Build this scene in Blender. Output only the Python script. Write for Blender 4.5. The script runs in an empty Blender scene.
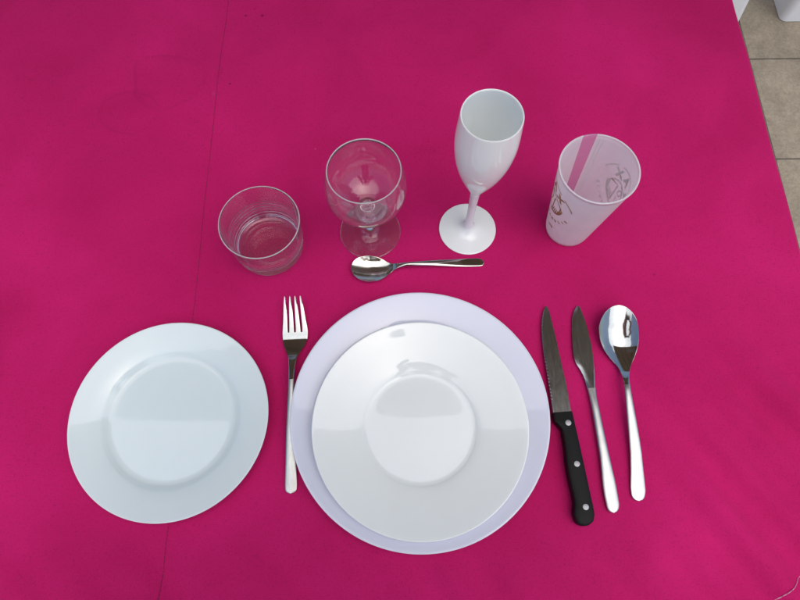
import bpy, bmesh, math, random
import numpy as np
from mathutils import Vector, Matrix, noise

random.seed(7)
PI = math.pi
C = bpy.context.scene.collection
sc = bpy.context.scene
MM = 0.001

# ------------------------------------------------------------------ helpers
def mesh_obj(name, verts, faces, mats, parent=None, smooth=True, mat_idx=None):
    me = bpy.data.meshes.new(name)
    me.from_pydata([tuple(v) for v in verts], [], faces)
    if not isinstance(mats, (list, tuple)):
        mats = [mats]
    for m in mats:
        me.materials.append(m)
    if mat_idx is not None:
        me.polygons.foreach_set('material_index', mat_idx)
    me.polygons.foreach_set('use_smooth', [smooth] * len(me.polygons))
    me.update()
    o = bpy.data.objects.new(name, me)
    C.objects.link(o)
    if parent is not None:
        o.parent = parent
    return o

def fix_normals(o, sharp=None):
    bm = bmesh.new(); bm.from_mesh(o.data)
    bmesh.ops.recalc_face_normals(bm, faces=bm.faces[:])
    if sharp is not None:
        for e in bm.edges:
            if len(e.link_faces) == 2 and e.calc_face_angle(0) > sharp:
                e.smooth = False
    bm.to_mesh(o.data); bm.free()
    return o

def thing(name, label, cat, loc=(0, 0, 0), rotz=0.0, group=None):
    o = bpy.data.objects.new(name, None)
    o.empty_display_size = 0.02
    C.objects.link(o)
    o.location = loc
    o.rotation_euler = (0, 0, rotz)
    tag(o, label, cat, group)
    return o

def tag(o, label=None, cat=None, group=None, kind=None):
    if label: o['label'] = label
    if cat: o['category'] = cat
    if group: o['group'] = group
    if kind: o['kind'] = kind
    return o

def smooth_path(pts, n=6, close=False):
    """Catmull-Rom through a profile; a point given as (r, z, 1) is a corner."""
    out = []
    P = [(p[0], p[1], (p[2] if len(p) > 2 else 0)) for p in pts]
    for i in range(len(P) - 1):
        p1, p2 = P[i], P[i + 1]
        p0 = P[i - 1] if i > 0 and not p1[2] else p1
        p3 = P[i + 2] if i + 2 < len(P) and not p2[2] else p2
        out.append((p1[0], p1[1]))
        for k in range(1, n):
            t = k / n
            q = []
            for a in (0, 1):
                m1 = (p2[a] - p0[a]) / 2; m2 = (p3[a] - p1[a]) / 2
                q.append((2*t**3 - 3*t*t + 1)*p1[a] + (t**3 - 2*t*t + t)*m1 + (-2*t**3 + 3*t*t)*p2[a] + (t**3 - t*t)*m2)
            out.append((max(q[0], 0.0), q[1]))
    out.append((P[-1][0], P[-1][1]))
    return out

def lathe(name, prof, mat, parent=None, seg=128, a0=0.0, a1=2*PI, sharp=None, pick=None):
    full = abs(a1 - a0 - 2*PI) < 1e-6
    nseg = seg if full else max(2, int(round(seg*(a1 - a0)/(2*PI))))
    cols = nseg if full else nseg + 1
    V, F, ring, MI = [], [], [], []
    for r, z in prof:
        if r < 1e-7:
            ring.append([len(V)]*cols); V.append((0, 0, z))
        else:
            s = len(V)
            for k in range(cols):
                a = a0 + (a1 - a0)*k/nseg
                V.append((r*math.cos(a), r*math.sin(a), z))
            ring.append(list(range(s, s + cols)))
    for i in range(len(prof) - 1):
        A, B = ring[i], ring[i + 1]
        for k in range(nseg):
            k2 = (k + 1) % cols
            q = [A[k], A[k2], B[k2], B[k]]
            q = [v for j, v in enumerate(q) if v not in q[:j]]
            if len(q) > 2:
                F.append(q); MI.append(0 if pick is None else int(pick(prof[i], prof[i + 1])))
    o = mesh_obj(name, V, F, mat, parent, mat_idx=MI if pick else None)
    if sharp is not None:
        bm = bmesh.new(); bm.from_mesh(o.data)
        for e in bm.edges:
            if len(e.link_faces) == 2 and e.calc_face_angle(0) > sharp: e.smooth = False
        bm.to_mesh(o.data); bm.free()
    return o

def pch(xs, ys, x):
    """monotone cubic interpolation"""
    xs = np.asarray(xs, float); ys = np.asarray(ys, float); x = np.asarray(x, float)
    h = np.diff(xs); d = np.diff(ys)/h
    m = np.zeros(len(xs))
    for i in range(1, len(xs) - 1):
        if d[i-1]*d[i] > 0:
            w1 = 2*h[i] + h[i-1]; w2 = h[i] + 2*h[i-1]
            m[i] = (w1 + w2)/(w1/d[i-1] + w2/d[i])
    m[0] = d[0]; m[-1] = d[-1]
    k = np.clip(np.searchsorted(xs, x) - 1, 0, len(xs) - 2)
    t = np.clip((x - xs[k])/h[k], 0, 1)
    return ((2*t**3 - 3*t*t + 1)*ys[k] + (t**3 - 2*t*t + t)*h[k]*m[k]
            + (-2*t**3 + 3*t*t)*ys[k+1] + (t**3 - t*t)*h[k]*m[k+1])

def sweep(name, rows, zpts, thpts, crpts, s0, s1, mat, parent, step=1.2, nu=16, capped=True, edge=0.75, bevel=None, serr=None, dish=None):
    """flat metal piece along +Y.  rows (s, left, right) in mm; z centre height, th thickness, cr crown (negative: dished)."""
    R = np.array(rows, float)
    S = [s0]
    while S[-1] < s1 - 1e-6:
        # denser near the rounded ends
        e = min(abs(S[-1] - R[0, 0]), abs(R[-1, 0] - S[-1]))
        S.append(min(s1, S[-1] + (min(step, max(0.12, e*0.25)))))
    S = np.array(S)
    Lx = pch(R[:, 0], R[:, 1], S); Rx = pch(R[:, 0], R[:, 2], S)
    Z = pch(*zip(*zpts), S); TH = pch(*zip(*thpts), S); CR = pch(*zip(*crpts), S)
    if dish is not None:
        # dished bowl: keel height from the given points, sides rising as a parabola
        hwv = (Rx - Lx)/2; wgt = np.clip((S - dish[2])/dish[3], 0, 1)
        keel = pch(*zip(*dish[1]), S); rise = hwv**2/dish[0]
        CR = CR*(1 - wgt) - wgt*rise
        Z = Z*(1 - wgt) + wgt*(keel + rise)
        x_sh = np.maximum(Z - 5, 0)/620*dish[4]; y_sh = np.maximum(Z - 5, 0)/620*(dish[5]*S/200 + 10)*(dish[5] > 0)
        Lx = Lx - x_sh; Rx = Rx - x_sh; S = S - y_sh
    U = np.sin(np.linspace(-PI/2, PI/2, nu + 1))
    V, F = [], []
    nring = 2*(nu + 1)
    for i, s in enumerate(S):
        c = (Lx[i] + Rx[i])/2; hw = max((Rx[i] - Lx[i])/2, 0.05)
        r = min(TH[i]/2, hw)
        ring = []
        for sgn, us in ((1, U), (-1, U[::-1])):
            for u in us:
                x = c + hw*u
                ed = math.sqrt(max(0.0, 1 - max(0.0, (abs(u)*hw - (hw - r))/r)**2))
                th = TH[i]/2*(edge + (1 - edge)*ed) if abs(u) < .9999 else TH[i]/2*0.25
                if bevel is not None and u < 0:
                    dl = (u + 1)*hw
                    th *= min(1.0, 0.12 + 0.88*dl/bevel)
                if serr is not None and u < -.72: x += serr(s)*min(1.0, (-u - .72)/.25)
                z = Z[i] + CR[i]*(1 - u*u) + sgn*th
                ring.append((x*MM, s*MM, z*MM))
        V += ring
    for i in range(len(S) - 1):
        a, b = i*nring, (i + 1)*nring
        for k in range(nring):
            k2 = (k + 1) % nring
            F.append((a + k, a + k2, b + k2, b + k))
    if capped:
        F.append(list(range(nring))); F.append(list(range((len(S) - 1)*nring, len(S)*nring)))
    o = mesh_obj(name, V, F, mat, parent)
    fix_normals(o, math.radians(50))
    return o

def box(bm, x0, x1, y0, y1, z0, z1):
    vs = [bm.verts.new((x, y, z)) for z in (z0, z1) for y in (y0, y1) for x in (x0, x1)]
    for f in ((0, 1, 3, 2), (4, 6, 7, 5), (0, 4, 5, 1), (2, 3, 7, 6), (0, 2, 6, 4), (1, 5, 7, 3)):
        bm.faces.new([vs[i] for i in f])

def bm_obj(name, bm, mat, parent=None, bevel=0.0, smooth=True):
    bmesh.ops.recalc_face_normals(bm, faces=bm.faces[:])
    if bevel:
        bmesh.ops.bevel(bm, geom=[e for e in bm.edges if e.calc_face_angle(0) > 0.6], offset=bevel, segments=3, profile=0.5, affect='EDGES')
    me = bpy.data.meshes.new(name); 
    for f in bm.faces: f.smooth = smooth
    for e in bm.edges:
        if len(e.link_faces) == 2 and e.calc_face_angle(0) > 0.7: e.smooth = False
    bm.to_mesh(me); bm.free(); me.materials.append(mat)
    o = bpy.data.objects.new(name, me); C.objects.link(o)
    if parent is not None: o.parent = parent
    return o

# ---------------------------------------------------------------- materials
def new_mat(name):
    m = bpy.data.materials.new(name); m.use_nodes = True
    nt = m.node_tree
    return m, nt, nt.nodes['Principled BSDF'], nt.nodes['Material Output']

def N(nt, t, **kw):
    n = nt.nodes.new(t)
    for k, v in kw.items():
        if k.startswith('_'): setattr(n, k[1:], v)
        else: n.inputs[k.replace('__', ' ')].default_value = v
    return n

def link(nt, a, b): nt.links.new(a, b)

def coord(nt, scale=1.0, world=False):
    tc = nt.nodes.new('ShaderNodeTexCoord')
    if world:
        g = nt.nodes.new('ShaderNodeNewGeometry'); return g.outputs['Position']
    return tc.outputs['Object']

def math_n(nt, op, a, b=None, c=None):
    n = nt.nodes.new('ShaderNodeMath'); n.operation = op
    for i, v in enumerate((a, b, c)):
        if v is None: continue
        if isinstance(v, (int, float)): n.inputs[i].default_value = v
        else: nt.links.new(v, n.inputs[i])
    return n.outputs[0]

def ramp(nt, fac, stops):
    n = nt.nodes.new('ShaderNodeValToRGB')
    el = n.color_ramp.elements
    el[0].position, el[0].color = stops[0][0], stops[0][1]
    el[1].position, el[1].color = stops[-1][0], stops[-1][1]
    for p, c in stops[1:-1]:
        e = el.new(p); e.color = c
    nt.links.new(fac, n.inputs[0])
    return n.outputs[0]

def g4(v): return (v, v, v, 1)

def mix_rgb(nt, mode, fac, a, b):
    n = nt.nodes.new('ShaderNodeMix'); n.data_type = 'RGBA'; n.blend_type = mode
    ins = [n.inputs[0], n.inputs[6], n.inputs[7]]
    for s, v in zip(ins, (fac, a, b)):
        if isinstance(v, (int, float)): s.default_value = v
        elif isinstance(v, tuple): s.default_value = v
        else: nt.links.new(v, s)
    return n.outputs[2]

def bump(nt, h, strength, dist, normal=None):
    n = nt.nodes.new('ShaderNodeBump'); n.inputs['Strength'].default_value = strength; n.inputs['Distance'].default_value = dist
    nt.links.new(h, n.inputs['Height'])
    if normal is not None: nt.links.new(normal, n.inputs['Normal'])
    return n.outputs[0]

def noise_n(nt, vec, scale, detail=3, rough=.5, dist=0.0):
    n = nt.nodes.new('ShaderNodeTexNoise'); n.inputs['Scale'].default_value = scale
    n.inputs['Detail'].default_value = detail; n.inputs['Roughness'].default_value = rough
    n.inputs['Distortion'].default_value = dist
    nt.links.new(vec, n.inputs['Vector']); return n.outputs[0]

def scaled(nt, vec, s, rot=(0, 0, 0)):
    n = nt.nodes.new('ShaderNodeMapping'); n.inputs['Scale'].default_value = s; n.inputs['Rotation'].default_value = rot
    nt.links.new(vec, n.inputs['Vector']); return n.outputs[0]

# --- the magenta cloth: woven polyester with faint water stains, marks and pilling
def cloth_material():
    m, nt, p, out = new_mat('magenta_cloth')
    v = coord(nt, world=True)
    base = (0.55, 0.0068, 0.12, 1)
    big = noise_n(nt, v, 5.5, 4, .55, .4)
    c = mix_rgb(nt, 'MIX', ramp(nt, big, [(.3, g4(0)), (.7, g4(1))]), (0.465, 0.0070, 0.106, 1), (0.60, 0.0125, 0.150, 1))
    # slubs along the two thread directions
    wx = noise_n(nt, scaled(nt, v, (1, .18, 1)), 1150, 2, .6)
    wy = noise_n(nt, scaled(nt, v, (.18, 1, 1)), 1150, 2, .6)
    th = math_n(nt, 'ADD', wx, wy)
    c = mix_rgb(nt, 'MULTIPLY', 1.0, c, ramp(nt, th, [(0.80, g4(.84)), (1.0, g4(1.0)), (1.2, g4(1.10))]))
    fine = noise_n(nt, v, 650, 3, .7)
    c = mix_rgb(nt, 'MIX', math_n(nt, 'MULTIPLY', ramp(nt, fine, [(.56, g4(0)), (.8, g4(1))]), .22), c, (0.66, 0.06, 0.22, 1))
    # dried water rings: darker outlines, wobbled
    wob = nt.nodes.new('ShaderNodeTexNoise'); wob.inputs['Scale'].default_value = 14; wob.inputs['Detail'].default_value = 3
    nt.links.new(v, wob.inputs['Vector'])
    sub = nt.nodes.new('ShaderNodeVectorMath'); sub.operation = 'SUBTRACT'; nt.links.new(wob.outputs['Color'], sub.inputs[0]); sub.inputs[1].default_value = (.5, .5, .5)
    scl = nt.nodes.new('ShaderNodeVectorMath'); scl.operation = 'SCALE'; nt.links.new(sub.outputs[0], scl.inputs[0]); scl.inputs['Scale'].default_value = .035
    addv = nt.nodes.new('ShaderNodeVectorMath'); addv.operation = 'ADD'; nt.links.new(v, addv.inputs[0]); nt.links.new(scl.outputs[0], addv.inputs[1])
    wv = addv.outputs[0]
    for (x, y, rx, ry, k) in ((-0.335, .487, .040, .032, .8), (-.292, .535, .050, .046, .8), (.03, .60, .09, .05, .35), (-.49, .16, .07, .10, .5), (.33, .42, .06, .09, .3)):
        mp = nt.nodes.new('ShaderNodeMapping'); mp.vector_type = 'POINT'
        mp.inputs['Location'].default_value = (-x/rx, -y/ry, 0); mp.inputs['Scale'].default_value = (1/rx, 1/ry, 0)
        nt.links.new(wv, mp.inputs['Vector'])
        ln = nt.nodes.new('ShaderNodeVectorMath'); ln.operation = 'LENGTH'; nt.links.new(mp.outputs[0], ln.inputs[0])
        rg = ramp(nt, ln.outputs['Value'], [(0.0, g4(.12)), (.80, g4(.15)), (.96, g4(1)), (1.0, g4(.0))])
        brk = ramp(nt, noise_n(nt, v, 18, 2), [(.35, g4(.25)), (.6, g4(1))])
        c = mix_rgb(nt, 'MIX', math_n(nt, 'MULTIPLY', math_n(nt, 'MULTIPLY', rg, brk), .30*k), c, (0.30, 0.004, 0.075, 1))
    # small dark spots and one pale fleck
    for (x, y, r, col, k) in ((-.203, .643, .0022, (.2, .004, .05, 1), .8), (-.181, .643, .0026, (.2, .004, .05, 1), .85), (-.213, .528, .0020, (.2, .004, .05, 1), .8),
                              (-.192, .655, .0015, (.2, .004, .05, 1), .6), (.284, .26, .0016, (.22, .006, .06, 1), .6), (-.101, .43, .0011, (.8, .3, .45, 1), .3), (-.232, .512, .004, (.6, .06, .25, 1), .2)):
        mp = nt.nodes.new('ShaderNodeMapping')
        mp.inputs['Location'].default_value = (-x/r, -y/r, 0); mp.inputs['Scale'].default_value = (1/r, 1/r, 0)
        nt.links.new(v, mp.inputs['Vector'])
        ln = nt.nodes.new('ShaderNodeVectorMath'); ln.operation = 'LENGTH'; nt.links.new(mp.outputs[0], ln.inputs[0])
        f = ramp(nt, ln.outputs['Value'], [(.5, g4(1)), (1.0, g4(0))])
        c = mix_rgb(nt, 'MIX', math_n(nt, 'MULTIPLY', f, k), c, col)
    link(nt, c, p.inputs['Base Color'])
    p.inputs['Roughness'].default_value = .82
    p.inputs['Specular IOR Level'].default_value = .12
    p.inputs['Sheen Weight'].default_value = .04
    p.inputs['Sheen Roughness'].default_value = .5
    p.inputs['Sheen Tint'].default_value = (1, .6, .8, 1)
    nb = bump(nt, th, .35, .0005)
    nb = bump(nt, noise_n(nt, v, 420, 3, .6), .25, .0006, nb)
    nb = bump(nt, noise_n(nt, v, 26, 4, .5), .40, .0030, nb)
    link(nt, nb, p.inputs['Normal'])
    return m

def ceramic(name, col, rough=.06, sss=.0, tint_noise=.02, coat=0.0, ior=1.5):
    m, nt, p, out = new_mat(name)
    v = coord(nt)
    n = noise_n(nt, v, 30, 3)
    c = mix_rgb(nt, 'MIX', n, tuple(x*(1 - tint_noise) for x in col[:3]) + (1,), tuple(min(1, x*(1 + tint_noise)) for x in col[:3]) + (1,))
    link(nt, c, p.inputs['Base Color'])
    r = ramp(nt, noise_n(nt, v, 60, 4, .65), [(.35, g4(rough)), (.8, g4(rough + .03))])
    link(nt, r, p.inputs['Roughness'])
    p.inputs['IOR'].default_value = ior
    p.inputs['Coat Weight'].default_value = coat; p.inputs['Coat Roughness'].default_value = .01
    if sss:
        p.inputs['Subsurface Weight'].default_value = sss
        p.inputs['Subsurface Radius'].default_value = (.006, .006, .007)
        p.inputs['Subsurface Scale'].default_value = 1.0
    link(nt, bump(nt, noise_n(nt, v, 22, 2), .025, .002), p.inputs['Normal'])
    return m

def glass(name, col=(1, 1, 1, 1), rough=0.0, ior=1.5, whiten=True):
    m, nt, p, out = new_mat(name)
    p.inputs['Base Color'].default_value = col
    p.inputs['Transmission Weight'].default_value = 1.0
    p.inputs['IOR'].default_value = ior
    p.inputs['Roughness'].default_value = rough
    if whiten:
        v = coord(nt)
        # patchy white scatter painted in to make the glass read brighter
        d = N(nt, 'ShaderNodeBsdfTranslucent'); d.inputs['Color'].default_value = (.95, .95, .97, 1)
        e = N(nt, 'ShaderNodeBsdfDiffuse'); e.inputs['Color'].default_value = (.95, .95, .97, 1)
        a = nt.nodes.new('ShaderNodeMixShader'); a.inputs[0].default_value = .4; link(nt, e.outputs[0], a.inputs[1]); link(nt, d.outputs[0], a.inputs[2])
        b = nt.nodes.new('ShaderNodeMixShader'); link(nt, ramp(nt, noise_n(nt, v, 24, 4, .6), [(.3, g4(.010)), (.75, g4(.040))]), b.inputs[0])
        link(nt, p.outputs[0], b.inputs[1]); link(nt, a.outputs[0], b.inputs[2]); link(nt, b.outputs[0], out.inputs['Surface'])
    return m

def steel(name, col=(.62, .62, .61, 1), rough=.12, brush=0.0, scratch=.5):
    m, nt, p, out = new_mat(name)
    v = coord(nt)
    p.inputs['Metallic'].default_value = 1
    n = noise_n(nt, v, 70, 5, .7)
    c = mix_rgb(nt, 'MIX', ramp(nt, n, [(.35, g4(0)), (.8, g4(1))]), col, tuple(x*.82 for x in col[:3]) + (1,))
    link(nt, c, p.inputs['Base Color'])
    sx = noise_n(nt, scaled(nt, v, (1, .04, 1)), 1400, 2, .6)
    sd = noise_n(nt, scaled(nt, v, (1, .12, 1), (0, 0, .6)), 800, 3, .7)
    r = math_n(nt, 'ADD', math_n(nt, 'MULTIPLY', ramp(nt, noise_n(nt, v, 120, 5, .7), [(.3, g4(0)), (.9, g4(1))]), .07*scratch), rough)
    r = math_n(nt, 'ADD', r, math_n(nt, 'MULTIPLY', sx, brush*.25))
    link(nt, r, p.inputs['Roughness'])
    nb = bump(nt, math_n(nt, 'ADD', math_n(nt, 'MULTIPLY', sx, brush), math_n(nt, 'MULTIPLY', sd, scratch*.3)), .05, .0003)
    nb = bump(nt, noise_n(nt, v, 60, 2), .03, .0015, nb)
    link(nt, nb, p.inputs['Normal'])
    return m

def frosted(name, clear, tint=(1, 1, 1)):
    """frosted polypropylene: part scattering, part see-through"""
    m, nt, p, out = new_mat(name)
    v = coord(nt)
    nt.nodes.remove(p)
    tr = N(nt, 'ShaderNodeBsdfTransparent'); tr.inputs['Color'].default_value = (.97, .95, .98, 1)
    tl = N(nt, 'ShaderNodeBsdfTranslucent'); tl.inputs['Color'].default_value = (.96*tint[0], .95*tint[1], .97*tint[2], 1)
    df = N(nt, 'ShaderNodeBsdfDiffuse'); df.inputs['Color'].default_value = (.93*tint[0], .93*tint[1], .96*tint[2], 1)
    gl = N(nt, 'ShaderNodeBsdfGlossy'); gl.inputs['Roughness'].default_value = .38
    m1 = nt.nodes.new('ShaderNodeMixShader'); m1.inputs[0].default_value = .45
    link(nt, df.outputs[0], m1.inputs[1]); link(nt, tl.outputs[0], m1.inputs[2])
    m2 = nt.nodes.new('ShaderNodeMixShader')
    fac = ramp(nt, noise_n(nt, v, 40, 3), [(.3, g4(max(0, clear - .04))), (.7, g4(clear + .04))])
    link(nt, fac, m2.inputs[0])
    link(nt, m1.outputs[0], m2.inputs[1]); link(nt, tr.outputs[0], m2.inputs[2])
    lw = N(nt, 'ShaderNodeLayerWeight'); lw.inputs['Blend'].default_value = .5
    f5 = math_n(nt, 'MULTIPLY_ADD', math_n(nt, 'POWER', lw.outputs['Facing'], 5.0), .5, .04)
    m3 = nt.nodes.new('ShaderNodeMixShader')
    link(nt, f5, m3.inputs[0]); link(nt, m2.outputs[0], m3.inputs[1]); link(nt, gl.outputs[0], m3.inputs[2])
    link(nt, m3.outputs[0], out.inputs['Surface'])
    return m

def plain(name, col, rough=.5, noise_amt=.06, scale=60, spec=.5, bump_s=0.1, metal=0.0):
    m, nt, p, out = new_mat(name)
    v = coord(nt)
    n = noise_n(nt, v, scale, 4, .6)
    c = mix_rgb(nt, 'MIX', n, tuple(x*(1 - noise_amt) for x in col[:3]) + (1,), tuple(min(1, x*(1 + noise_amt)) for x in col[:3]) + (1,))
    link(nt, c, p.inputs['Base Color'])
    p.inputs['Roughness'].default_value = rough
    p.inputs['Specular IOR Level'].default_value = spec
    p.inputs['Metallic'].default_value = metal
    if bump_s: link(nt, bump(nt, noise_n(nt, v, scale*4, 3), bump_s, .001), p.inputs['Normal'])
    return m

def tile_material():
    m, nt, p, out = new_mat('stone_floor_tiles')
    v = coord(nt, world=True)
    mp = nt.nodes.new('ShaderNodeMapping'); mp.inputs['Location'].default_value = (-0.990 + .0025, -.8945 + .0025, 0)
    link(nt, v, mp.inputs['Vector'])
    T = .328
    br = nt.nodes.new('ShaderNodeTexBrick'); br.offset = 0.0; br.squash = 1.0
    br.inputs['Scale'].default_value = 1.0
    br.inputs['Brick Width'].default_value = T; br.inputs['Row Height'].default_value = T
    br.inputs['Mortar Size'].default_value = .0030; br.inputs['Mortar Smooth'].default_value = .3
    br.inputs['Color1'].default_value = (.38, .32, .23, 1); br.inputs['Color2'].default_value = (.68, .60, .47, 1)
    br.inputs['Bias'].default_value = -.25
    br.inputs['Mortar'].default_value = (.14, .115, .08, 1)
    link(nt, mp.outputs[0], br.inputs['Vector'])
    n1 = noise_n(nt, v, 9, 6, .65, .6)
    c = mix_rgb(nt, 'MULTIPLY', 1.0, br.outputs['Color'], ramp(nt, n1, [(.3, g4(.7)), (.5, g4(.95)), (.72, g4(1.25))]))
    n2 = noise_n(nt, v, 160, 4, .75)
    c = mix_rgb(nt, 'MULTIPLY', 1.0, c, ramp(nt, n2, [(.3, g4(.72)), (.7, g4(1.15))]))
    n3 = noise_n(nt, v, 35, 4, .7)
    c = mix_rgb(nt, 'MIX', ramp(nt, n3, [(.5, g4(0)), (.85, g4(.35))]), c, (.42, .38, .31, 1))
    link(nt, c, p.inputs['Base Color'])
    p.inputs['Roughness'].default_value = .6
    h = math_n(nt, 'SUBTRACT', math_n(nt, 'MULTIPLY', n2, .3), br.outputs['Fac'])
    link(nt, bump(nt, h, .5, .003), p.inputs['Normal'])
    return m

M = {}
M['cloth'] = cloth_material()
M['thread'] = plain('dark_seam_thread', (.19, .003, .05), .8)
M['pale_thread'] = plain('worn_pale_thread', (.78, .30, .47), .8, .25, 300)
M['opal_blue'] = ceramic('bluish_opal_glass', (.79, .92, .93, 1), .02, sss=.25, coat=.05, ior=1.54)
M['opal_lilac'] = ceramic('lilac_white_glass', (.75, .79, .93, 1), .02, sss=.25, coat=.05, ior=1.54)
M['opal_cream'] = ceramic('cool_white_porcelain', (.91, .965, .935, 1), .02, sss=.15, coat=.05, ior=1.54)
M['glass'] = glass('clear_glass')
def lip_glass():
    # glass lip mixed mostly with white, painting in the bright rim glint
    m, nt, p, out = new_mat('whitened_glass_lip')
    p.inputs['Transmission Weight'].default_value = 1.0; p.inputs['IOR'].default_value = 1.5; p.inputs['Roughness'].default_value = .12
    d = N(nt, 'ShaderNodeBsdfTranslucent'); d.inputs['Color'].default_value = (.95, .95, .98, 1)
    e = N(nt, 'ShaderNodeBsdfDiffuse'); e.inputs['Color'].default_value = (.9, .9, .93, 1)
    a = nt.nodes.new('ShaderNodeMixShader'); a.inputs[0].default_value = .4; link(nt, e.outputs[0], a.inputs[1]); link(nt, d.outputs[0], a.inputs[2])
    b = nt.nodes.new('ShaderNodeMixShader'); b.inputs[0].default_value = .78; link(nt, p.outputs[0], b.inputs[1]); link(nt, a.outputs[0], b.inputs[2])
    link(nt, b.outputs[0], out.inputs['Surface'])
    return m
M['glass_lip'] = lip_glass()
M['white_plastic'] = ceramic('glossy_white_plastic', (.91, .955, .95, 1), .07, sss=.3)
M['milky'] = ceramic('milky_plastic_stem', (.86, .83, .87, 1), .10, sss=.3)
M['steel'] = steel('polished_steel', (.48, .50, .485, 1), .08)
M['brushed'] = steel('satin_steel', (.53, .55, .535, 1), .20, brush=1.0, scratch=1.3)
M['blade'] = steel('knife_blade_steel', (.40, .42, .425, 1), .10, brush=.6, scratch=.6)
M['worn'] = steel('worn_teaspoon_steel', (.56, .56, .52, 1), .09, scratch=1.2)
M['rivet'] = steel('aluminium_rivet', (.40, .41, .43, 1), .5, scratch=.6)
M['black'] = plain('black_handle_plastic', (.006, .0065, .007), .45, .15, 120, .15, .05)
M['frost'] = frosted('frosted_plastic', .075)
M['strip'] = frosted('clear_plastic_strip', .50, (.86, .62, .86))
M['print'] = plain('bronze_print', (.34, .205, .085), .45, .15, 300)
M['grey_line'] = plain('pale_grey_print', (.17, .15, .18), .5, .1, 200)
M['chair'] = plain('white_garden_plastic', (.88, .89, .90), .32, .03, 30)
M['wood'] = plain('table_wood', (.30, .20, .12), .6, .2, 14)
M['porch'] = plain('brown_porch_boards', (.30, .26, .20), .7, .2, 8)
M['skin'] = plain('skin', (.45, .27, .20), .5, .05, 40)
M['jacket'] = plain('dark_jacket', (.10, .11, .12), .85, .2, 40)
M['trousers'] = plain('dark_trousers', (.03, .035, .06), .85, .2, 40)
M['hair'] = plain('dark_hair', (.02, .014, .01), .6, .3, 200)
M['phone'] = plain('black_phone', (.01, .01, .012), .15, .02, 40)

# ------------------------------------------------------------------ setting
FZ = -0.74
bm = bmesh.new()
vs = [bm.verts.new(p) for p in ((-40, -40, FZ), (40, -40, FZ), (40, 40, FZ), (-40, 40, FZ))]
bm.faces.new(vs)
tag(bm_obj('floor', bm, tile_material(), smooth=False), kind='structure')

# table under the cloth
TX0, TX1, TY0, TY1 = -0.86, 0.449, -0.16, 1.05
tb = thing('table', 'dining table hidden under the magenta tablecloth', 'table', ((TX0 + TX1)/2, (TY0 + TY1)/2, FZ))
cx_, cy_ = (TX0 + TX1)/2, (TY0 + TY1)/2
bm = bmesh.new(); box(bm, TX0 - cx_, TX1 - cx_, TY0 - cy_, TY1 - cy_, .70, .7335)
bm_obj('table_top', bm, M['wood'], tb, .004)
for sx in (-1, 1):
    for sy in (-1, 1):
        bm = bmesh.new()
        x = sx*((TX1 - TX0)/2 - .07); y = sy*((TY1 - TY0)/2 - .07)
        box(bm, x - .03, x + .03, y - .03, y + .03, 0, .70)
        bm_obj('leg', bm, M['wood'], tb, .004)

# cloth: flat on the top, soft creases, hanging over the edges
def crease(x, y):
    """height of the soft ridges in the cloth (m), kept at zero under the tableware"""
    h = 0.0
    # diagonal drag lines at the near right corner
    w = max(0.0, min(1.0, (x - .225)/.10))*max(0.0, min(1.0, (.24 - y)/.16)) + max(0.0, min(1, (-.012 - y)/.03))*.5
    w = min(1, w)
    d = (x*.80 + y*.60)
    wobble = noise.noise(Vector((x*5, y*5, 3)))*.02
    h += w*.0050*(math.sin((d + wobble)*2*PI/.048) + .6*math.sin((d + wobble*1.5)*2*PI/.079 + 1.0))
    # broad unevenness of the left and far side
    w2 = max(0.0, min(1.0, (y - .40)/.15)) + max(0.0, min(1.0, (-.36 - x)/.08)) + max(0.0, min(1.0, (x - .27)/.1))
    w2 = min(1, w2)
    h += w2*.0036*noise.noise(Vector((x*7, y*7, 9))) + w2*.0012*noise.noise(Vector((x*19, y*15, 2)))
    return max(h, -.0045) if h > -.003 else -.003 - .0015*(1 - math.exp((h + .003)/.0015))

def axis(a, b, drop, fine, coarse_drop=.03):
    v = [a - drop]
    while v[-1] < a - .012: v.append(v[-1] + coarse_drop)
    v += [a - .008, a - .004, a - .002]
    n = int((b - a)/fine)
    v += [a + (b - a)*i/n for i in range(n + 1)]
    v += [b + .002, b + .004, b + .008]
    while v[-1] < b + drop: v.append(v[-1] + coarse_drop)
    return v
CX0, CX1, CY0, CY1 = TX0 - .004, TX1 + .001, TY0 - .004, TY1 + .004
xs = axis(CX0, CX1, .26, .006); ys = axis(CY0, CY1, .26, .006)
R0 = .005
def edge_map(t, a, b):
    """returns (position, arc length over the edge)"""
    if t < a: return a, a - t, -1
    if t > b: return b, t - b, 1
    return t, 0.0, 0
V = []
for j, y in enumerate(ys):
    for i, x in enumerate(xs):
        px, ex, sx = edge_map(x, CX0, CX1); py, ey, sy = edge_map(y, CY0, CY1)
        e = max(ex, ey)
        if e == 0:
            V.append((px, py, crease(px, py)))
        else:
            def fold(e_, s):
                if e_ <= 0: return 0, 0
                th = min(e_/R0, PI/2)
                o_ = R0*math.sin(th); dz = R0*(1 - math.cos(th)); rest = max(0, e_ - R0*PI/2)
                return s*(o_ + rest*.04), dz + rest
            ox, dzx = fold(ex, sx); oy, dzy = fold(ey, sy)
            rip = .006*min(1, e/.15)*math.sin((x + y)*2*PI/.17 + 1.2)
            # the top edge stays straight and the hem ripples a little inwards
            ox += sx*rip*(ex > 0) - (sx*abs(rip)*.0); oy += sy*rip*(ey > 0)
            V.append((px + ox, py + oy, crease(px, py)*max(0, 1 - e/.02) - max(dzx, dzy)))
nx = len(xs)
F = [(j*nx + i, j*nx + i + 1, (j + 1)*nx + i + 1, (j + 1)*nx + i) for j in range(len(ys) - 1) for i in range(nx - 1)]
cloth = mesh_obj('tablecloth', V, F, M['cloth'])
tag(cloth, 'magenta pink tablecloth spread flat under the whole place setting', 'tablecloth')
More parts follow.
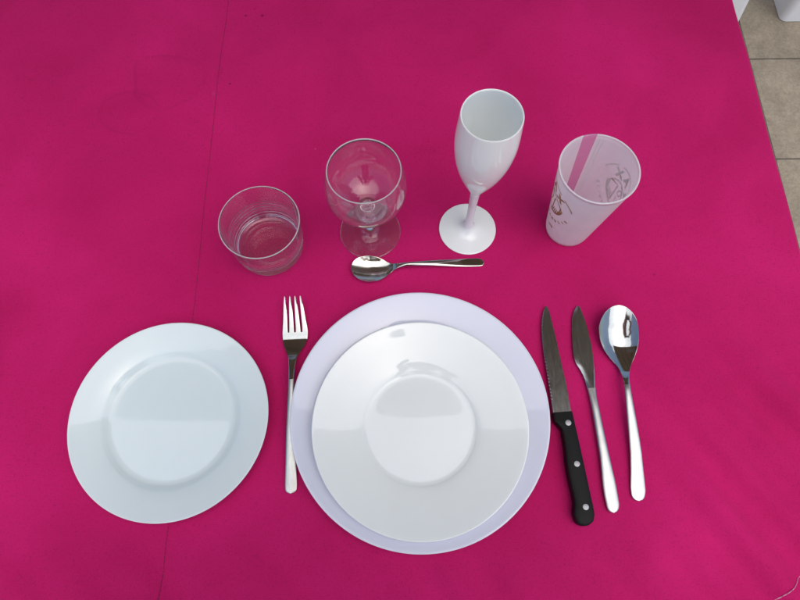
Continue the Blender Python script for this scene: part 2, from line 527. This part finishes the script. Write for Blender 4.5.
# stitched seam running away from the viewer: short dark stitches
V, F = [], []
y = TY0 + .002
while y < TY1 - .004:
    L = random.uniform(.0024, .0036); gap = random.uniform(.0006, .0012)
    f = (y + .0626)/.7305
    x = -.2263 + (-.2282 + .2263)*f + .0009*math.sin(y*9) + .0004*math.sin(y*31)
    hw = .00030
    z = max(crease(x, y), crease(x, y + L)) + .00025
    b = len(V)
    for (dx, dy, dz) in ((-hw, 0, 0), (hw, 0, 0), (hw, L, 0), (-hw, L, 0), (-hw*.5, L*.2, .0003), (hw*.5, L*.2, .0003), (hw*.5, L*.8, .0003), (-hw*.5, L*.8, .0003)):
        V.append((x + dx + dz*0, y + dy, z + dz))
    F += [(b+4, b+5, b+6, b+7), (b, b+1, b+5, b+4), (b+1, b+2, b+6, b+5), (b+2, b+3, b+7, b+6), (b+3, b, b+4, b+7)]
    y += L + gap
mesh_obj('seam_stitching', V, F, M['thread'], cloth)
# pale worn ridge at the near right corner
V, F = [], []
n = 120
for k in range(n + 1):
    t = k/n
    x = .336 + t*(.4475 - .336); y = -.0752 + t*(.0010 + .0752) + .0004*math.sin(t*9) 
    hw = .0007*(.45 + .55*abs(noise.noise(Vector((t*30, 0, 0)))*2)) * (1 if .02 < t < .98 else .3)
    z = crease(x, y) + .0006
    dx, dy = -.56, .83
    V += [(x - dx*hw, y - dy*hw, z - .0004), (x, y, z + .0004), (x + dx*hw, y + dy*hw, z - .0004)]
for k in range(n):
    a = 3*k
    F += [(a, a+3, a+4, a+1), (a+1, a+4, a+5, a+2)]
mesh_obj('worn_fold', V, F, M['pale_thread'], cloth)

# ------------------------------------------------------------------ plates
def plate(name, label, mat, loc, prof):
    t = lathe(name, smooth_path(prof, 6), mat, seg=192, sharp=math.radians(70))
    t.location = loc
    tag(t, label, 'plate')
    return t
# side plate: broad flat rim
plate('side_plate', 'small bluish white plate standing alone left of the fork', M['opal_blue'], (-.2333, .1040, 0.0), [
    (0, .0038), (.030, .0038), (.055, .0040), (.0635, .0046), (.0675, .0066), (.0715, .0092), (.080, .0122), (.090, .0146), (.0982, .0164), (.0997, .0163), (.0999, .0153),
    (.0985, .0142), (.090, .0122), (.080, .0097), (.070, .0058), (.062, .0022), (.058, .0004), (.0555, 0.0), (.0535, .0006), (.052, .0012), (.030, .0012), (0, .0012)])
# dinner plate underneath
plate('dinner_plate', 'large lilac tinted white dinner plate lying underneath another plate', M['opal_lilac'], (.0187, .1049, 0), [
    (0, .0040), (.040, .0040), (.075, .0042), (.086, .0052), (.094, .0088), (.104, .0122), (.116, .0150), (.1270, .0172), (.1295, .0174), (.1300, .0166),
    (.1280, .0150), (.116, .0126), (.104, .0094), (.094, .0050), (.084, .0014), (.079, 0), (.075, .0004), (.073, .0014), (.040, .0014), (0, .0014)])
# top plate resting in it
plate('porcelain_plate', 'middle sized glossy white plate with sunken centre, stacked on the large plate', M['opal_cream'], (.0186, .0924, .0042), [
    (0, .0044), (.030, .0044), (.050, .0046), (.0555, .0052), (.0585, .0066), (.064, .0084), (.078, .0118), (.092, .0152), (.1045, .0188), (.1066, .0190), (.1069, .0181),
    (.1045, .0166), (.092, .0130), (.078, .0094), (.062, .0056), (.055, .0022), (.0515, .0002), (.049, 0), (.047, .0006), (.045, .0016), (.020, .0016), (0, .0016)])

# ------------------------------------------------------------------ glasses
# tumbler with turned rings in the wall
def tumbler():
    H = .0600; rb, rt = .0372, .0429; t = .0011
    prof = [(0, .0016), (.020, .0014), (.0315, .0008), (.0335, .0), (.0355, .0004), (rb - .0004, .0022)]
    n = 150
    for k in range(n + 1):
        z = .0035 + (H - .0045)*k/n
        r = rb + (rt - rb)*((z/H)**.9)
        amp = .00036*max(0, min(1, (.037 - z)/.010))*min(1, (z - .003)/.003)
        r += amp*math.sin(z*2*PI/.0050)
        prof.append((r, z))
    prof += [(rt - .0002, H - .0003), (rt - .0007, H), (rt - .0012, H - .0004)]
    for k in range(1, 30):
        z = H - .0010 - (H - .0150)*k/30
        prof.append((rb + (rt - rb)*((z/H)**.9) - t - .0004*(1 - z/H)*2, z))
    prof += [(rb - .0019, .0118), (rb - .0035, .0088), (rb - .0070, .0072), (.020, .0064), (0, .0062)]
    o = lathe('tumbler', prof, [M['glass'], M['glass_lip']], seg=160, pick=lambda a, b: min(a[1], b[1]) > H - .0011)
    o.location = (-.1469, .3000, .0002)
    return tag(o, 'short clear glass tumbler with fine rings around its wall', 'glass')
tumbler()

def stemmed(name, label, cat, loc, outer, inner, cuts, mats):
    """one closed profile split into foot, stem and bowl at shared rings"""
    t = thing(name, label, cat, loc)
    P = smooth_path(outer, 6)
    i1 = min(range(len(P)), key=lambda i: abs(P[i][1] - cuts[0]) + (0 if P[i][0] < .02 else 1))
    i2 = min(range(len(P)), key=lambda i: abs(P[i][1] - cuts[1]) + (0 if P[i][0] < .02 else 1))
    lathe('foot', P[:i1 + 1], mats[0], t, 128)
    lathe('stem', P[i1:i2 + 1], mats[1], t, 96)
    top = inner[0][1]
    if mats[2] is M['glass']: lathe('bowl', P[i2:] + smooth_path(inner, 6)[1:], [mats[2], M['glass_lip']], t, 128, pick=lambda a, b: min(a[1], b[1]) > top - .0010)
    else: lathe('bowl', P[i2:] + smooth_path(inner, 6)[1:], mats[2], t, 128)
    return t
G = M['glass']
stemmed('wine_glass', 'small clear wine glass with round bowl and short stem', 'wine glass', (-.0332, .3170, .0002),
    [(0, .0012), (.020, .0009), (.0320, 0), (.0340, .0002), (.0343, .0010), (.0335, .0018), (.025, .0030), (.015, .0048), (.0085, .0075), (.0050, .0130), (.0039, .0200),
     (.0040, .0250), (.0056, .0285), (.0074, .0310), (.0056, .0335), (.0044, .0370), (.0042, .0450), (.0050, .0530), (.0085, .0590), (.0155, .0618), (.0250, .0668), (.0338, .0752), (.0392, .0855), (.0410, .0960), (.0405, .1060), (.0388, .1170),
     (.0363, .1262), (.0361, .1280), (.0357, .1289)],
    [(.0357, .1289), (.0351, .1284), (.0350, .1262), (.0374, .1170), (.0391, .1060), (.0396, .0960), (.0378, .0860), (.0325, .0765), (.0240, .0687), (.0140, .0642), (.0060, .0627), (0, .0624)],
    (.0130, .0530), (G, G, G))
stemmed('champagne_flute', 'tall opaque white champagne flute with white foot', 'champagne flute', (.0782, .3187, .0002),
    [(0, .0014), (.020, .0010), (.0300, 0), (.0320, .0003), (.0324, .0011), (.0316, .0020), (.024, .0032), (.015, .0050), (.0090, .0078), (.0060, .0125), (.0046, .0200),
     (.0041, .0350), (.0043, .0520), (.0046, .0660), (.0050, .0780), (.0060, .0850), (.0078, .0905), (.0092, .0935, 1), (.0110, .0980), (.0150, .1080), (.0194, .1200), (.0232, .1330), (.0262, .1470), (.0280, .1620), (.0285, .1750), (.0279, .1900),
     (.0270, .2040), (.0268, .2068), (.0263, .2079)],
    [(.0263, .2079), (.0256, .2074), (.0254, .2050), (.0264, .1900), (.0270, .1750), (.0265, .1620), (.0247, .1470), (.0217, .1330), (.0179, .1200), (.0135, .1085), (.0075, .1010), (0, .0990)],
    (.0125, .0935), (M['white_plastic'], M['milky'], M['white_plastic']))

# frosted plastic cup with printed crest
CUP = (.1929, .3198, .0002); CH = .1240; CR0, CR1 = .0246, .0386
cup = thing('plastic_cup', 'tall frosted translucent plastic cup with bronze printed crest', 'cup', CUP)
def cup_r(z): return CR0 + (CR1 - CR0)*z/CH
def cup_profile():
    P = [(CR0 - .0020, 0), (CR0 - .0004, .0008)]
    for k in range(1, 25):
        z = .0008 + (CH - .003)*k/24; P.append((cup_r(z), z))
    P += [(CR1 + .0002, CH - .0020), (CR1 + .0006, CH - .0012), (CR1 + .0005, CH - .0003), (CR1 - .0002, CH), (CR1 - .0010, CH - .0004)]
    return P
a_s0, a_s1 = math.radians(86), math.radians(107)
lathe('cup_wall', cup_profile(), M['frost'], cup, 160, a_s1, a_s0 + 2*PI)
lathe('clear_strip', cup_profile(), M['strip'], cup, 160, a_s0, a_s1)
for az in (79.5, 74.0):
    a = math.radians(az); V = []; F = []
    for k in range(25):
        z = .004 + (CH - .010)*k/24; r = cup_r(z) + .0003
        for da in (-.010, .010): V.append((r*math.cos(a + da), r*math.sin(a + da), z))
    for k in range(24): F.append((2*k, 2*k + 1, 2*k + 3, 2*k + 2))
    mesh_obj('printed_line', V, F, M['grey_line'], cup)
lathe('cup_base', [(0, .0030), (CR0 - .0012, .0030), (CR0 - .0006, .0026)], M['frost'], cup, 96)

def on_cup(az0, u, v, off=.00025):
    """u along the wall (mm, read from outside, left to right), v height (mm)"""
    z = v*MM; r = cup_r(z) + off
    a = az0 + u*MM/.0335
    return (r*math.cos(a), r*math.sin(a), z)

def text_polys(s, size, bold=.0):
    cu = bpy.data.curves.new('tmp_text', 'FONT'); cu.body = s; cu.size = size; cu.align_x = 'CENTER'; cu.align_y = 'CENTER'
    cu.resolution_u = 4; cu.offset = bold
    ob = bpy.data.objects.new('tmp_text', cu); C.objects.link(ob)
    dg = bpy.context.evaluated_depsgraph_get()
    me = bpy.data.meshes.new_from_object(ob.evaluated_get(dg))
    vs = [tuple(v.co) for v in me.vertices]; fs = [tuple(p.vertices) for p in me.polygons]
    bpy.data.objects.remove(ob); bpy.data.curves.remove(cu); bpy.data.meshes.remove(me)
    return vs, fs

def crest(az_deg):
    az0 = math.radians(az_deg); V, F = [], []
    def ribbon(pts, w):
        w *= 1.85
        b = len(V)
        for i, (u, v) in enumerate(pts):
            p0 = pts[max(0, i - 1)]; p1 = pts[min(len(pts) - 1, i + 1)]
            dx, dy = p1[0] - p0[0], p1[1] - p0[1]; L = math.hypot(dx, dy) or 1
            nx_, ny_ = -dy/L*w/2, dx/L*w/2
            V.append(on_cup(az0, u + nx_, v + ny_)); V.append(on_cup(az0, u - nx_, v - ny_))
        for i in range(len(pts) - 1):
            a = b + 2*i; F.append((a, a + 1, a + 3, a + 2))
    def arc(cu, cv, r, a0, a1, w, n=28, ry=None):
        ry = ry or r
        ribbon([(cu + r*math.cos(math.radians(a0 + (a1 - a0)*k/n)), cv + ry*math.sin(math.radians(a0 + (a1 - a0)*k/n))) for k in range(n + 1)], w)
    def txt(s, size, cu, cv, rot, bold=.0, sx=1.0):
        vs, fs = text_polys(s, size, bold); b = len(V); c, s_ = math.cos(rot), math.sin(rot)
        for x, y, _ in vs:
            x *= sx
            V.append(on_cup(az0, cu + x*c - y*s_, cv + x*s_ + y*c))
        for f in fs: F.append(tuple(b + i for i in f))
    c0 = 72.0
    # letters on an arc above the emblem
    for ch, a in (('R', 127), ('A', 90), ('X', 53)):
        aa = math.radians(a)
        txt(ch, 13.5, 25*math.cos(aa)*.86, c0 + 24*math.sin(aa), (aa - PI/2)*.55, .75)
    arc(0, c0 - 2, 34, 118, 66, .7); arc(0, c0 - 2, 34, 56, 26, .7); arc(0, c0 - 2, 34, 154, 126, .7)
    # roof line and bowl of the emblem
    arc(0, c0 - 6, 20.5, 158, 22, .9); ribbon([(17, c0 + 3.5), (21.5, c0 + .5)], .8); ribbon([(-17, c0 + 3.5), (-21.5, c0 + .5)], .8)
    arc(2, c0 + 1, 18, 185, 358, 1.2, ry=18)
    # right: open page;  left: swirling stripes
    ribbon([(4, c0 - 15), (6, c0 + 8), (18, c0 + 5), (17, c0 - 8), (10, c0 - 15)], 1.2)
    for k in range(4): ribbon([(6 + 2.9*k, c0 - 15 + k), (8 + 2.6*k, c0 - 6 + .6*k)], .8)
    for k in range(4):
        ribbon([(-14 + 3.6*k + 2*math.sin(t*.9 + k), c0 - 12 - (1.2*k) + t*3.1) for t in range(6)], .8)
    arc(-6, c0 + 5, 6.5, -20, 190, .9); arc(-1, c0 + 8, 5, 60, 300, .8)
    # small lettering around the bottom, and a short line below
    for k, ch in enumerate('AMULIS'):
        a = math.radians(-84 + k*12.5)
        txt(ch, 5.2, 31*math.cos(a), c0 + 31*math.sin(a), a + PI/2, .35)
    for k, ch in enumerate('ESC'):
        a = math.radians(-121.5 + k*12.5)
        txt(ch, 5.2, 31*math.cos(a), c0 + 31*math.sin(a), a + PI/2, .35)
    txt('1998', 5.4, 10, c0 - 46, .12, .25)
    o = mesh_obj('printed_crest', V, F, M['print'], cup, smooth=False)
    return o
crest(183); crest(1)

# ------------------------------------------------------------------ cutlery
def fork():
    rows = [(0.0, -.6, .6), (0.9, -3.1, 3.2), (3.3, -5.3, 5.6), (7.9, -5.7, 6.1), (31.8, -5.3, 5.4), (51.3, -4.9, 5.1), (81.5, -3.7, 4.2), (107.4, -2.7, 3.3), (121.2, -2.8, 3.5),
            (134.1, -3.6, 4.8), (145.0, -7.4, 9.4), (151.6, -10.0, 13.3), (158.2, -11.0, 15.5), (165.0, -11.4, 16.0), (170, -11.4, 16)]
    z = [(0, 1.4), (30, 3.4), (80, 9.5), (112, 11.2), (128, 9.2), (144, 3.8), (151, 2.4), (156, 2.3), (161, 2.8), (166, 3.4), (180, 6.0), (194, 10.6), (205, 15.5)]
    th = [(0, 1.8), (60, 2.4), (120, 2.6), (150, 1.8), (205, 1.3)]
    cr = [(0, .5), (60, .8), (112, .9), (128, .3), (140, 0), (166, 0), (205, 0)]
    t = thing('dinner_fork', 'steel dinner fork with four tines between the two plate settings', 'fork', (-.1092, .0306, .0002), math.radians(2.05))
    sweep('handle', rows, z, th, cr, 0, 112, M['brushed'], t)
    sweep('neck', rows, z, th, cr, 112, 165, M['steel'], t)
    lb = [-11.4, -4.3, 2.7, 9.7]; w0 = [6.0, 5.6, 5.6, 6.3]; tp = [-8.0, -2.4, 3.1, 8.8]
    for k in range(4):
        c0 = lb[k] + w0[k]/2
        r = [(165, lb[k] + .02, lb[k] + w0[k]), (168, lb[k] + .2, lb[k] + w0[k] - .3), (180, (c0*.62 + tp[k]*.38) - 2.2, (c0*.62 + tp[k]*.38) + 2.2), (194, (c0*.25 + tp[k]*.75) - 1.45, (c0*.25 + tp[k]*.75) + 1.45),
             (201, tp[k] - .75, tp[k] + .75), (202.6, tp[k] - .3, tp[k] + .3)]
        sweep('tine', r, z, th, [(0, 0), (205, 0)], 165.0, 202.6, M['steel'], t, nu=8, capped=False)
fork()

def spoon():
    rows = [(0.0, -.6, .5), (.4, -2.5, 2.4), (1.7, -4.6, 4.7), (5.4, -6.4, 6.7), (11.0, -6.7, 7.7), (28.9, -5.3, 7.3), (62.0, -4.1, 6.1), (88.2, -3.6, 4.4), (113.0, -3.3, 2.7), (119.3, -3.7, 2.4), (127.8, -6.1, 3.5),
            (135.3, -9.8, 6.1), (142.9, -15.8, 9.9), (153.8, -21.7, 14.7), (164.8, -23.9, 17.3), (173.8, -23.7, 18.0), (182.8, -21.2, 17.6), (192.0, -15.8, 14.4), (197.7, -10.2, 10.0), (200.4, -5.8, 5.8), (201.5, -1.6, 1.6)]
    z = [(0, 1.4), (30, 3.4), (80, 9.6), (108, 11.6), (122, 10.2), (134, 8.0), (201.5, 14.0)]
    th = [(0, 1.8), (60, 2.4), (112, 2.6), (135, 1.5), (201.5, 1.1)]
    cr = [(0, .5), (60, .8), (108, .9), (120, .2), (130, -.4), (201.5, -.3)]
    SP = (54, [(110, 11.3), (118, 9.8), (124, 7.4), (132, 4.3), (142, 2.1), (150, 1.4), (156, 1.5), (165, 2.9), (175, 5.9), (186, 10.4), (201.5, 16.2)], 116, 12, 237, 200)
    t = thing('tablespoon', 'large steel spoon with oval bowl, outermost on the right', 'spoon', (.2307, .0205, .0002), math.radians(-2.01))
    sweep('handle', rows, z, th, cr, 0, 114, M['brushed'], t, dish=SP)
    sweep('bowl', rows, z, th, cr, 114, 201.5, M['steel'], t, nu=36, step=.9, dish=SP)
spoon()

def teaspoon():
    rows = [(0.2, -1.8, 1.8), (1.9, -3.9, 3.8), (6.9, -5.2, 4.5), (15.9, -5.3, 4.5), (32.7, -4.7, 4.0), (60.6, -3.4, 3.0), (83.0, -2.4, 2.4), (94.2, -1.9, 2.9), (102.1, -2.9, 5.5), (107.7, -5.6, 9.6),
            (113.3, -9.2, 13.9), (121.0, -12.1, 17.1), (129.9, -13.4, 17.8), (138.8, -12.0, 15.2), (144.3, -9.1, 11.0), (147.4, -5.0, 5.6), (148.5, -1.3, 1.6)]
    z = [(0, 1.2), (30, 3.0), (60, 7.0), (85, 8.4), (100, 7.0), (112, 5.6), (148.5, 5.4)]
    th = [(0, 1.6), (50, 2.4), (90, 2.4), (110, 1.3), (148.5, 1.0)]
    cr = [(0, .3), (40, .7), (85, 1.2), (95, .2), (103, -.5), (148.5, -.2)]
    t = thing('teaspoon', 'small worn steel teaspoon lying crosswise above the plates', 'spoon', (.0945, .2762, .0002), math.radians(92.78))
    rows = [(a, -c, -b) for a, b, c in rows]
    sweep('handle', rows, z, th, cr, .2, 92, M['worn'], t)
    sweep('bowl', rows, z, th, cr, 92, 148.5, M['worn'], t, nu=32, step=.8, dish=(46, [(90, 8), (97, 6.6), (103, 4.2), (110, 2.4), (118, 1.5), (126, 1.6), (134, 2.5), (142, 4.2), (148.5, 6.0)], 93, 9, 0, 0))
teaspoon()

def table_knife():
    rows = [(0.0, -.5, .7), (.35, -2.0, 2.3), (1.6, -3.9, 4.4), (4.4, -5.2, 6.1), (8.9, -5.6, 7.0), (18.2, -6.1, 7.0), (59.3, -4.3, 4.9), (98.3, -4.3, 3.2), (113.8, -4.8, 2.7), (126.4, -5.8, 3.5), (134.9, -7.2, 4.5),
            (141.3, -9.1, 5.3), (150.0, -12.6, 6.3), (156.5, -13.6, 6.8), (168.6, -13.0, 7.1), (178.6, -11.9, 6.6), (190.9, -10.0, 5.7), (201.1, -7.9, 4.2), (207.9, -5.1, 2.9), (211.9, -2.4, 1.9), (213.7, -0.5, 0.5)]
    z = [(0, 2.2), (100, 3.4), (130, 3.4), (170, 2.6), (213.7, 1.6)]
    th = [(0, 3.4), (60, 4.6), (100, 4.8), (122, 3.2), (140, 1.7), (213.7, 1.0)]
    cr = [(0, .5), (100, 1.0), (130, .5), (150, .15), (213.7, .1)]
    t = thing('table_knife', 'all steel table knife with rounded blade, beside the tablespoon', 'knife', (.2042, .0098, .0006), math.radians(2.72))
    sweep('handle', rows, z, th, cr, 0, 122, M['brushed'], t)
    sweep('blade', rows, z, th, cr, 122, 213.7, M['blade'], t, bevel=4.0)
table_knife()

def steak_knife():
    t = thing('steak_knife', 'serrated steak knife with black riveted handle beside the plates', 'knife', (.1736, -.0019, .0002), math.radians(3.63))
    rows = [(104, -12.6, 6.1), (109.4, -12.9, 6.2), (113.5, -12.8, 6.3), (137.4, -12.1, 6.3), (153.3, -11.9, 5.5), (175.0, -11.4, 4.7), (191.6, -10.3, 4.0), (202.8, -8.9, 3.3), (214.1, -6.0, 2.6), (221.0, -3.4, 1.8), (225.0, -1.0, 0.5)]
    def serr(s):
        if s < 120: return 0
        k = (s - 120) % 3.6
        return -.42*(1 - abs(math.sin(PI*k/3.6))) + .2
    sweep('blade', rows, [(104, 7.2), (225, 3.0)], [(104, 1.5), (200, 1.2), (225, .9)], [(104, 0), (225, 0)], 104, 225, M['blade'], t, step=.35, bevel=1.0, serr=serr, nu=20, edge=.95)
    hr = [(0.0, -2.3, 2.0), (1.8, -5.8, 5.6), (4.2, -7.6, 8.3), (11.9, -8.8, 10.4), (17.1, -7.6, 10.3), (21.8, -6.6, 10.0), (29.9, -6.7, 9.6), (35.8, -7.3, 9.4), (54.5, -8.0, 8.6), (77.7, -6.9, 7.5), (90.6, -7.2, 6.9),
          (95.7, -10.2, 6.6), (100.8, -13.3, 6.4), (107.9, -13.5, 6.1), (108.6, -13.2, 5.8)]
    sweep('handle', hr, [(0, 6.9), (108.6, 7.2)], [(0, 10), (3, 12.6), (12, 13.4), (50, 13.4), (95, 12.0), (108.6, 10.6)], [(0, 0), (108.6, 0)], 0, 108.6, M['black'], t, nu=20, edge=.80)
    for s, x in ((97.1, -.2), (57.0, 1.3), (16.9, 2.8)):
        zt = {97.1: 13.0, 57.0: 13.55, 16.9: 13.5}[s]
        r = lathe('rivet', [(0, .00022), (.0027, .0002), (.0031, .00005), (.0032, -.002)], M['rivet'], t, 32)
        r.location = (x*MM, s*MM, zt*MM)
steak_knife()

# ------------------------------------------------------------------ garden chairs (white resin), only a leg of each reaches the picture
def chair(name, label, corner, flip):
    """corner: the near leg corner on the floor; the chair extends away in +Y and in the flip direction in X"""
    W, D = .50, .50
    t = thing(name, label, 'chair', (corner[0] + flip*W/2, corner[1] + D/2, FZ), 0, 'white garden chairs beyond the table')
    def leg(sx, sy):
        # broad L-shaped moulded leg, rounded outer corner
        V, F = [], []
        H = .42; n = 14
        sec = []
        w = .085; th = .006; rc = .018
        # outer outline
        pts = [(w, 0)] + [(rc*(1 - math.sin(a)), rc*(1 - math.cos(a))) for a in [i*PI/16 for i in range(9)]] + [(0, w)]
        ins = [(th, w)] + [(max(th, rc*(1 - math.sin(a)) + th*.7), max(th, rc*(1 - math.cos(a)) + th*.7)) for a in [i*PI/16 for i in range(8, -1, -1)]] + [(w, th)]
        sec = pts + ins
        m_ = len(sec)
        for k in range(n + 1):
            f = k/n; z = H*f
            s = 1 + .25*f
            # the legs stand slightly splayed
            ox = .035*f; oy = .03*f
            for (a, b) in sec:
                V.append((sx*(W/2 - ox - a*s), sy*(D/2 - oy - b*s), z + .002))
        for k in range(n):
            for i in range(m_):
                i2 = (i + 1) % m_
                F.append((k*m_ + i, k*m_ + i2, (k+1)*m_ + i2, (k+1)*m_ + i))
        F.append(list(range(m_)))
        o = mesh_obj('leg', V, F, M['chair'], t); fix_normals(o, math.radians(45))
    for sx in (-1, 1):
        for sy in (-1, 1): leg(sx, sy)
    bm = bmesh.new(); box(bm, -.225, .225, -.225, .225, .405, .435); bm_obj('seat', bm, M['chair'], t, .012)
    for s in (-1, 1):
        bm = bmesh.new(); box(bm, s*.235 - .022, s*.235 + .022, -.2, .22, .62, .645); box(bm, s*.235 - .015, s*.235 + .015, -.19, -.15, .42, .62)
        bm_obj('armrest', bm, M['chair'], t, .006)
    bm = bmesh.new()
    for i in range(7):
        x = -.18 + i*.06; box(bm, x - .02, x + .02, .215, .235, .43, .80)
    box(bm, -.235, .235, .21, .24, .80, .87)
    bm_obj('backrest', bm, M['chair'], t, .005)
    return t
chair('garden_chair', 'white plastic garden chair leg showing just past the far right table edge', (.986, 1.343), -1)
chair('garden_chair', 'white plastic garden chair leg on the tiles in the far right corner', (1.104, 1.352), 1)

# ------------------------------------------------------------------ porch behind the table (seen only mirrored in the steel and the plates)
RY = .418; RZ = 1.62
bm = bmesh.new(); box(bm, -1.9, 1.6, RY, 3.4, RZ, RZ + .08)
for i in range(6):
    x = -1.8 + i*.6; box(bm, x - .04, x + .04, RY + .05, 3.35, RZ - .12, RZ - .002)
box(bm, -1.9, 1.6, RY - .03, RY - .002, RZ - .1, RZ + .1)
tag(bm_obj('porch_roof', bm, M['porch'], None, smooth=False), kind='structure')

# ------------------------------------------------------------------ the photographer, seen only mirrored in the cutlery
def person():
    me = bpy.data.meshes.new('person'); bm = bmesh.new(); sk = bm.verts.layers.skin.verify()
    J = {}
    def v(n, co, rx, ry=None):
        w_ = bm.verts.new(co); w_[sk].radius = (rx, ry or rx); J[n] = w_; return w_
    def e(*ns):
        for a, b in zip(ns, ns[1:]): bm.edges.new((J[a], J[b]))
    v('pelvis', (0, -.56, .14), .15, .11); v('waist', (0, -.56, .28), .13, .10); v('chest', (0, -.47, .50), .155, .11); v('upper', (0, -.36, .68), .15, .09)
    v('neck', (0, -.30, .765), .052); v('jaw', (0, -.245, .81), .060, .066); v('skull', (0, -.205, .885), .078, .092); v('crown', (0, -.20, .95), .055, .065)
    e('pelvis', 'waist', 'chest', 'upper', 'neck', 'jaw', 'skull', 'crown')
    v('nose', (0, -.125, .83), .010); e('skull', 'nose')
    J['pelvis'][sk].use_root = True
    for s, n in ((-1, 'r'), (1, 'l')):
        v('sh' + n, (s*.19, -.36, .70), .062); v('el' + n, (s*.27, -.29, .50), .044); v('wr' + n, (s*.115, -.10, .585), .028); v('pa' + n, (s*.095, -.055, .622), .026, .018)
        e('upper', 'sh' + n, 'el' + n, 'wr' + n, 'pa' + n)
        for k in range(4):
            y = -.060 + .022*k; L = (.9, 1.0, .95, .8)[k]
            v('f1%s%d' % (n, k), (s*.094, y + .012, .640), .0095); v('f2%s%d' % (n, k), (s*(.094 - .022*L), y + .016, .655), .0088); v('f3%s%d' % (n, k), (s*(.094 - .042*L), y + .018, .657), .0080)
            e('pa' + n, 'f1%s%d' % (n, k), 'f2%s%d' % (n, k), 'f3%s%d' % (n, k))
        v('t1' + n, (s*.085, -.085, .632), .011); v('t2' + n, (s*.065, -.080, .652), .010); e('wr' + n, 't1' + n, 't2' + n)
        v('hi' + n, (s*.095, -.56, .06), .095); v('kn' + n, (s*.11, -.54, -.30), .062); v('an' + n, (s*.12, -.56, -.665), .042); v('to' + n, (s*.13, -.42, -.70), .036, .030)
        e('pelvis', 'hi' + n, 'kn' + n, 'an' + n, 'to' + n)
    bm.to_mesh(me); bm.free()
    o = bpy.data.objects.new('person', me); C.objects.link(o)
    m1 = o.modifiers.new('skin', 'SKIN'); m1.use_smooth_shade = True
    m2 = o.modifiers.new('sub', 'SUBSURF'); m2.levels = 1; m2.render_levels = 1
    dg = bpy.context.evaluated_depsgraph_get()
    me2 = bpy.data.meshes.new_from_object(o.evaluated_get(dg)); o.modifiers.clear(); o.data = me2
    me2.materials.clear()
    for k in ('jacket', 'skin', 'trousers'): me2.materials.append(M[k])
    for p in me2.polygons:
        c = p.center
        p.material_index = 1 if ((c.z > .755 and abs(c.x) < .11) or (c.y > -.135 and c.z > .5)) else (2 if c.z < .16 else 0); p.use_smooth = True
    tag(o, 'photographer in dark clothes holding a phone, mirrored in the bowl of the tablespoon', 'person')
    hp = lathe('hair', smooth_path([(0, .125), (.045, .118), (.082, .085), (.097, .035), (.094, 0), (.088, -.01), (.080, 0), (.075, .05), (0, .09)], 5), M['hair'], o, 48)
    hp.location = (0, -.225, .885); hp.rotation_euler = (math.radians(14), 0, 0)
    ph = thing('mobile_phone', 'dark phone held over the table by the photographer, mirrored in the tablespoon', 'phone', (0, -.03, .660))
    bm = bmesh.new(); box(bm, -.078, .078, -.036, .036, -.004, .004); bm_obj('phone_body', bm, M['phone'], ph, .003)
    bm = bmesh.new(); box(bm, -.012, .012, .008, .030, -.0062, -.0042); bm_obj('camera_bump', bm, M['phone'], ph, .001)
    ph.rotation_euler = (math.radians(20), 0, 0)
person()

# ------------------------------------------------------------------ light, sky, camera
w = bpy.data.worlds.new('World'); sc.world = w; w.use_nodes = True
wn = w.node_tree
bg = wn.nodes['Background']
sky = wn.nodes.new('ShaderNodeTexSky'); sky.sky_type = 'NISHITA'; sky.sun_disc = False
SUN_EL, SUN_AZ = math.radians(73), math.radians(140)      # azimuth clockwise from +Y
sky.sun_elevation = SUN_EL; sky.sun_rotation = SUN_AZ
sky.air_density = 1.0; sky.dust_density = 3.0; sky.ozone_density = 1.0
wn.links.new(sky.outputs[0], bg.inputs['Color'])
bg.inputs['Strength'].default_value = 0.12
sl = bpy.data.lights.new('sun', 'SUN'); sl.energy = 1.5; sl.angle = math.radians(85); sl.color = (1, .97, .93)
so = bpy.data.objects.new('sun', sl); C.objects.link(so)
d = Vector((math.sin(SUN_AZ)*math.cos(SUN_EL), math.cos(SUN_AZ)*math.cos(SUN_EL), math.sin(SUN_EL)))
so.rotation_euler = d.to_track_quat('Z', 'Y').to_euler(); so.location = (1, -2, 4)

cam = bpy.data.cameras.new('camera'); co = bpy.data.objects.new('camera', cam); C.objects.link(co)
F_PX, TH, RO, H = 606.9, math.radians(20.406), math.radians(-.589), .62624
cam.sensor_width = 36; cam.lens = 36*F_PX/800; cam.clip_start = .02; cam.clip_end = 200
fw = Vector((0, math.sin(TH), -math.cos(TH))); up = Vector((0, math.cos(TH), math.sin(TH))); rt = Vector((1, 0, 0))
r2 = rt*math.cos(RO) + up*math.sin(RO); u2 = -rt*math.sin(RO) + up*math.cos(RO)
co.matrix_world = Matrix(((r2.x, u2.x, -fw.x, 0), (r2.y, u2.y, -fw.y, 0), (r2.z, u2.z, -fw.z, H), (0, 0, 0, 1)))
sc.camera = co

sc.render.engine = 'CYCLES'
cy = sc.cycles
cy.use_denoising = True; cy.max_bounces = 24; cy.transmission_bounces = 20; cy.transparent_max_bounces = 24
cy.diffuse_bounces = 6; cy.glossy_bounces = 8
cy.caustics_reflective = True; cy.caustics_refractive = True
cy.sample_clamp_indirect = 1.2; cy.blur_glossy = 0.6
sc.view_settings.view_transform = 'Standard'; sc.view_settings.look = 'None'
sc.view_settings.exposure = 0.24; sc.view_settings.gamma = 1.0
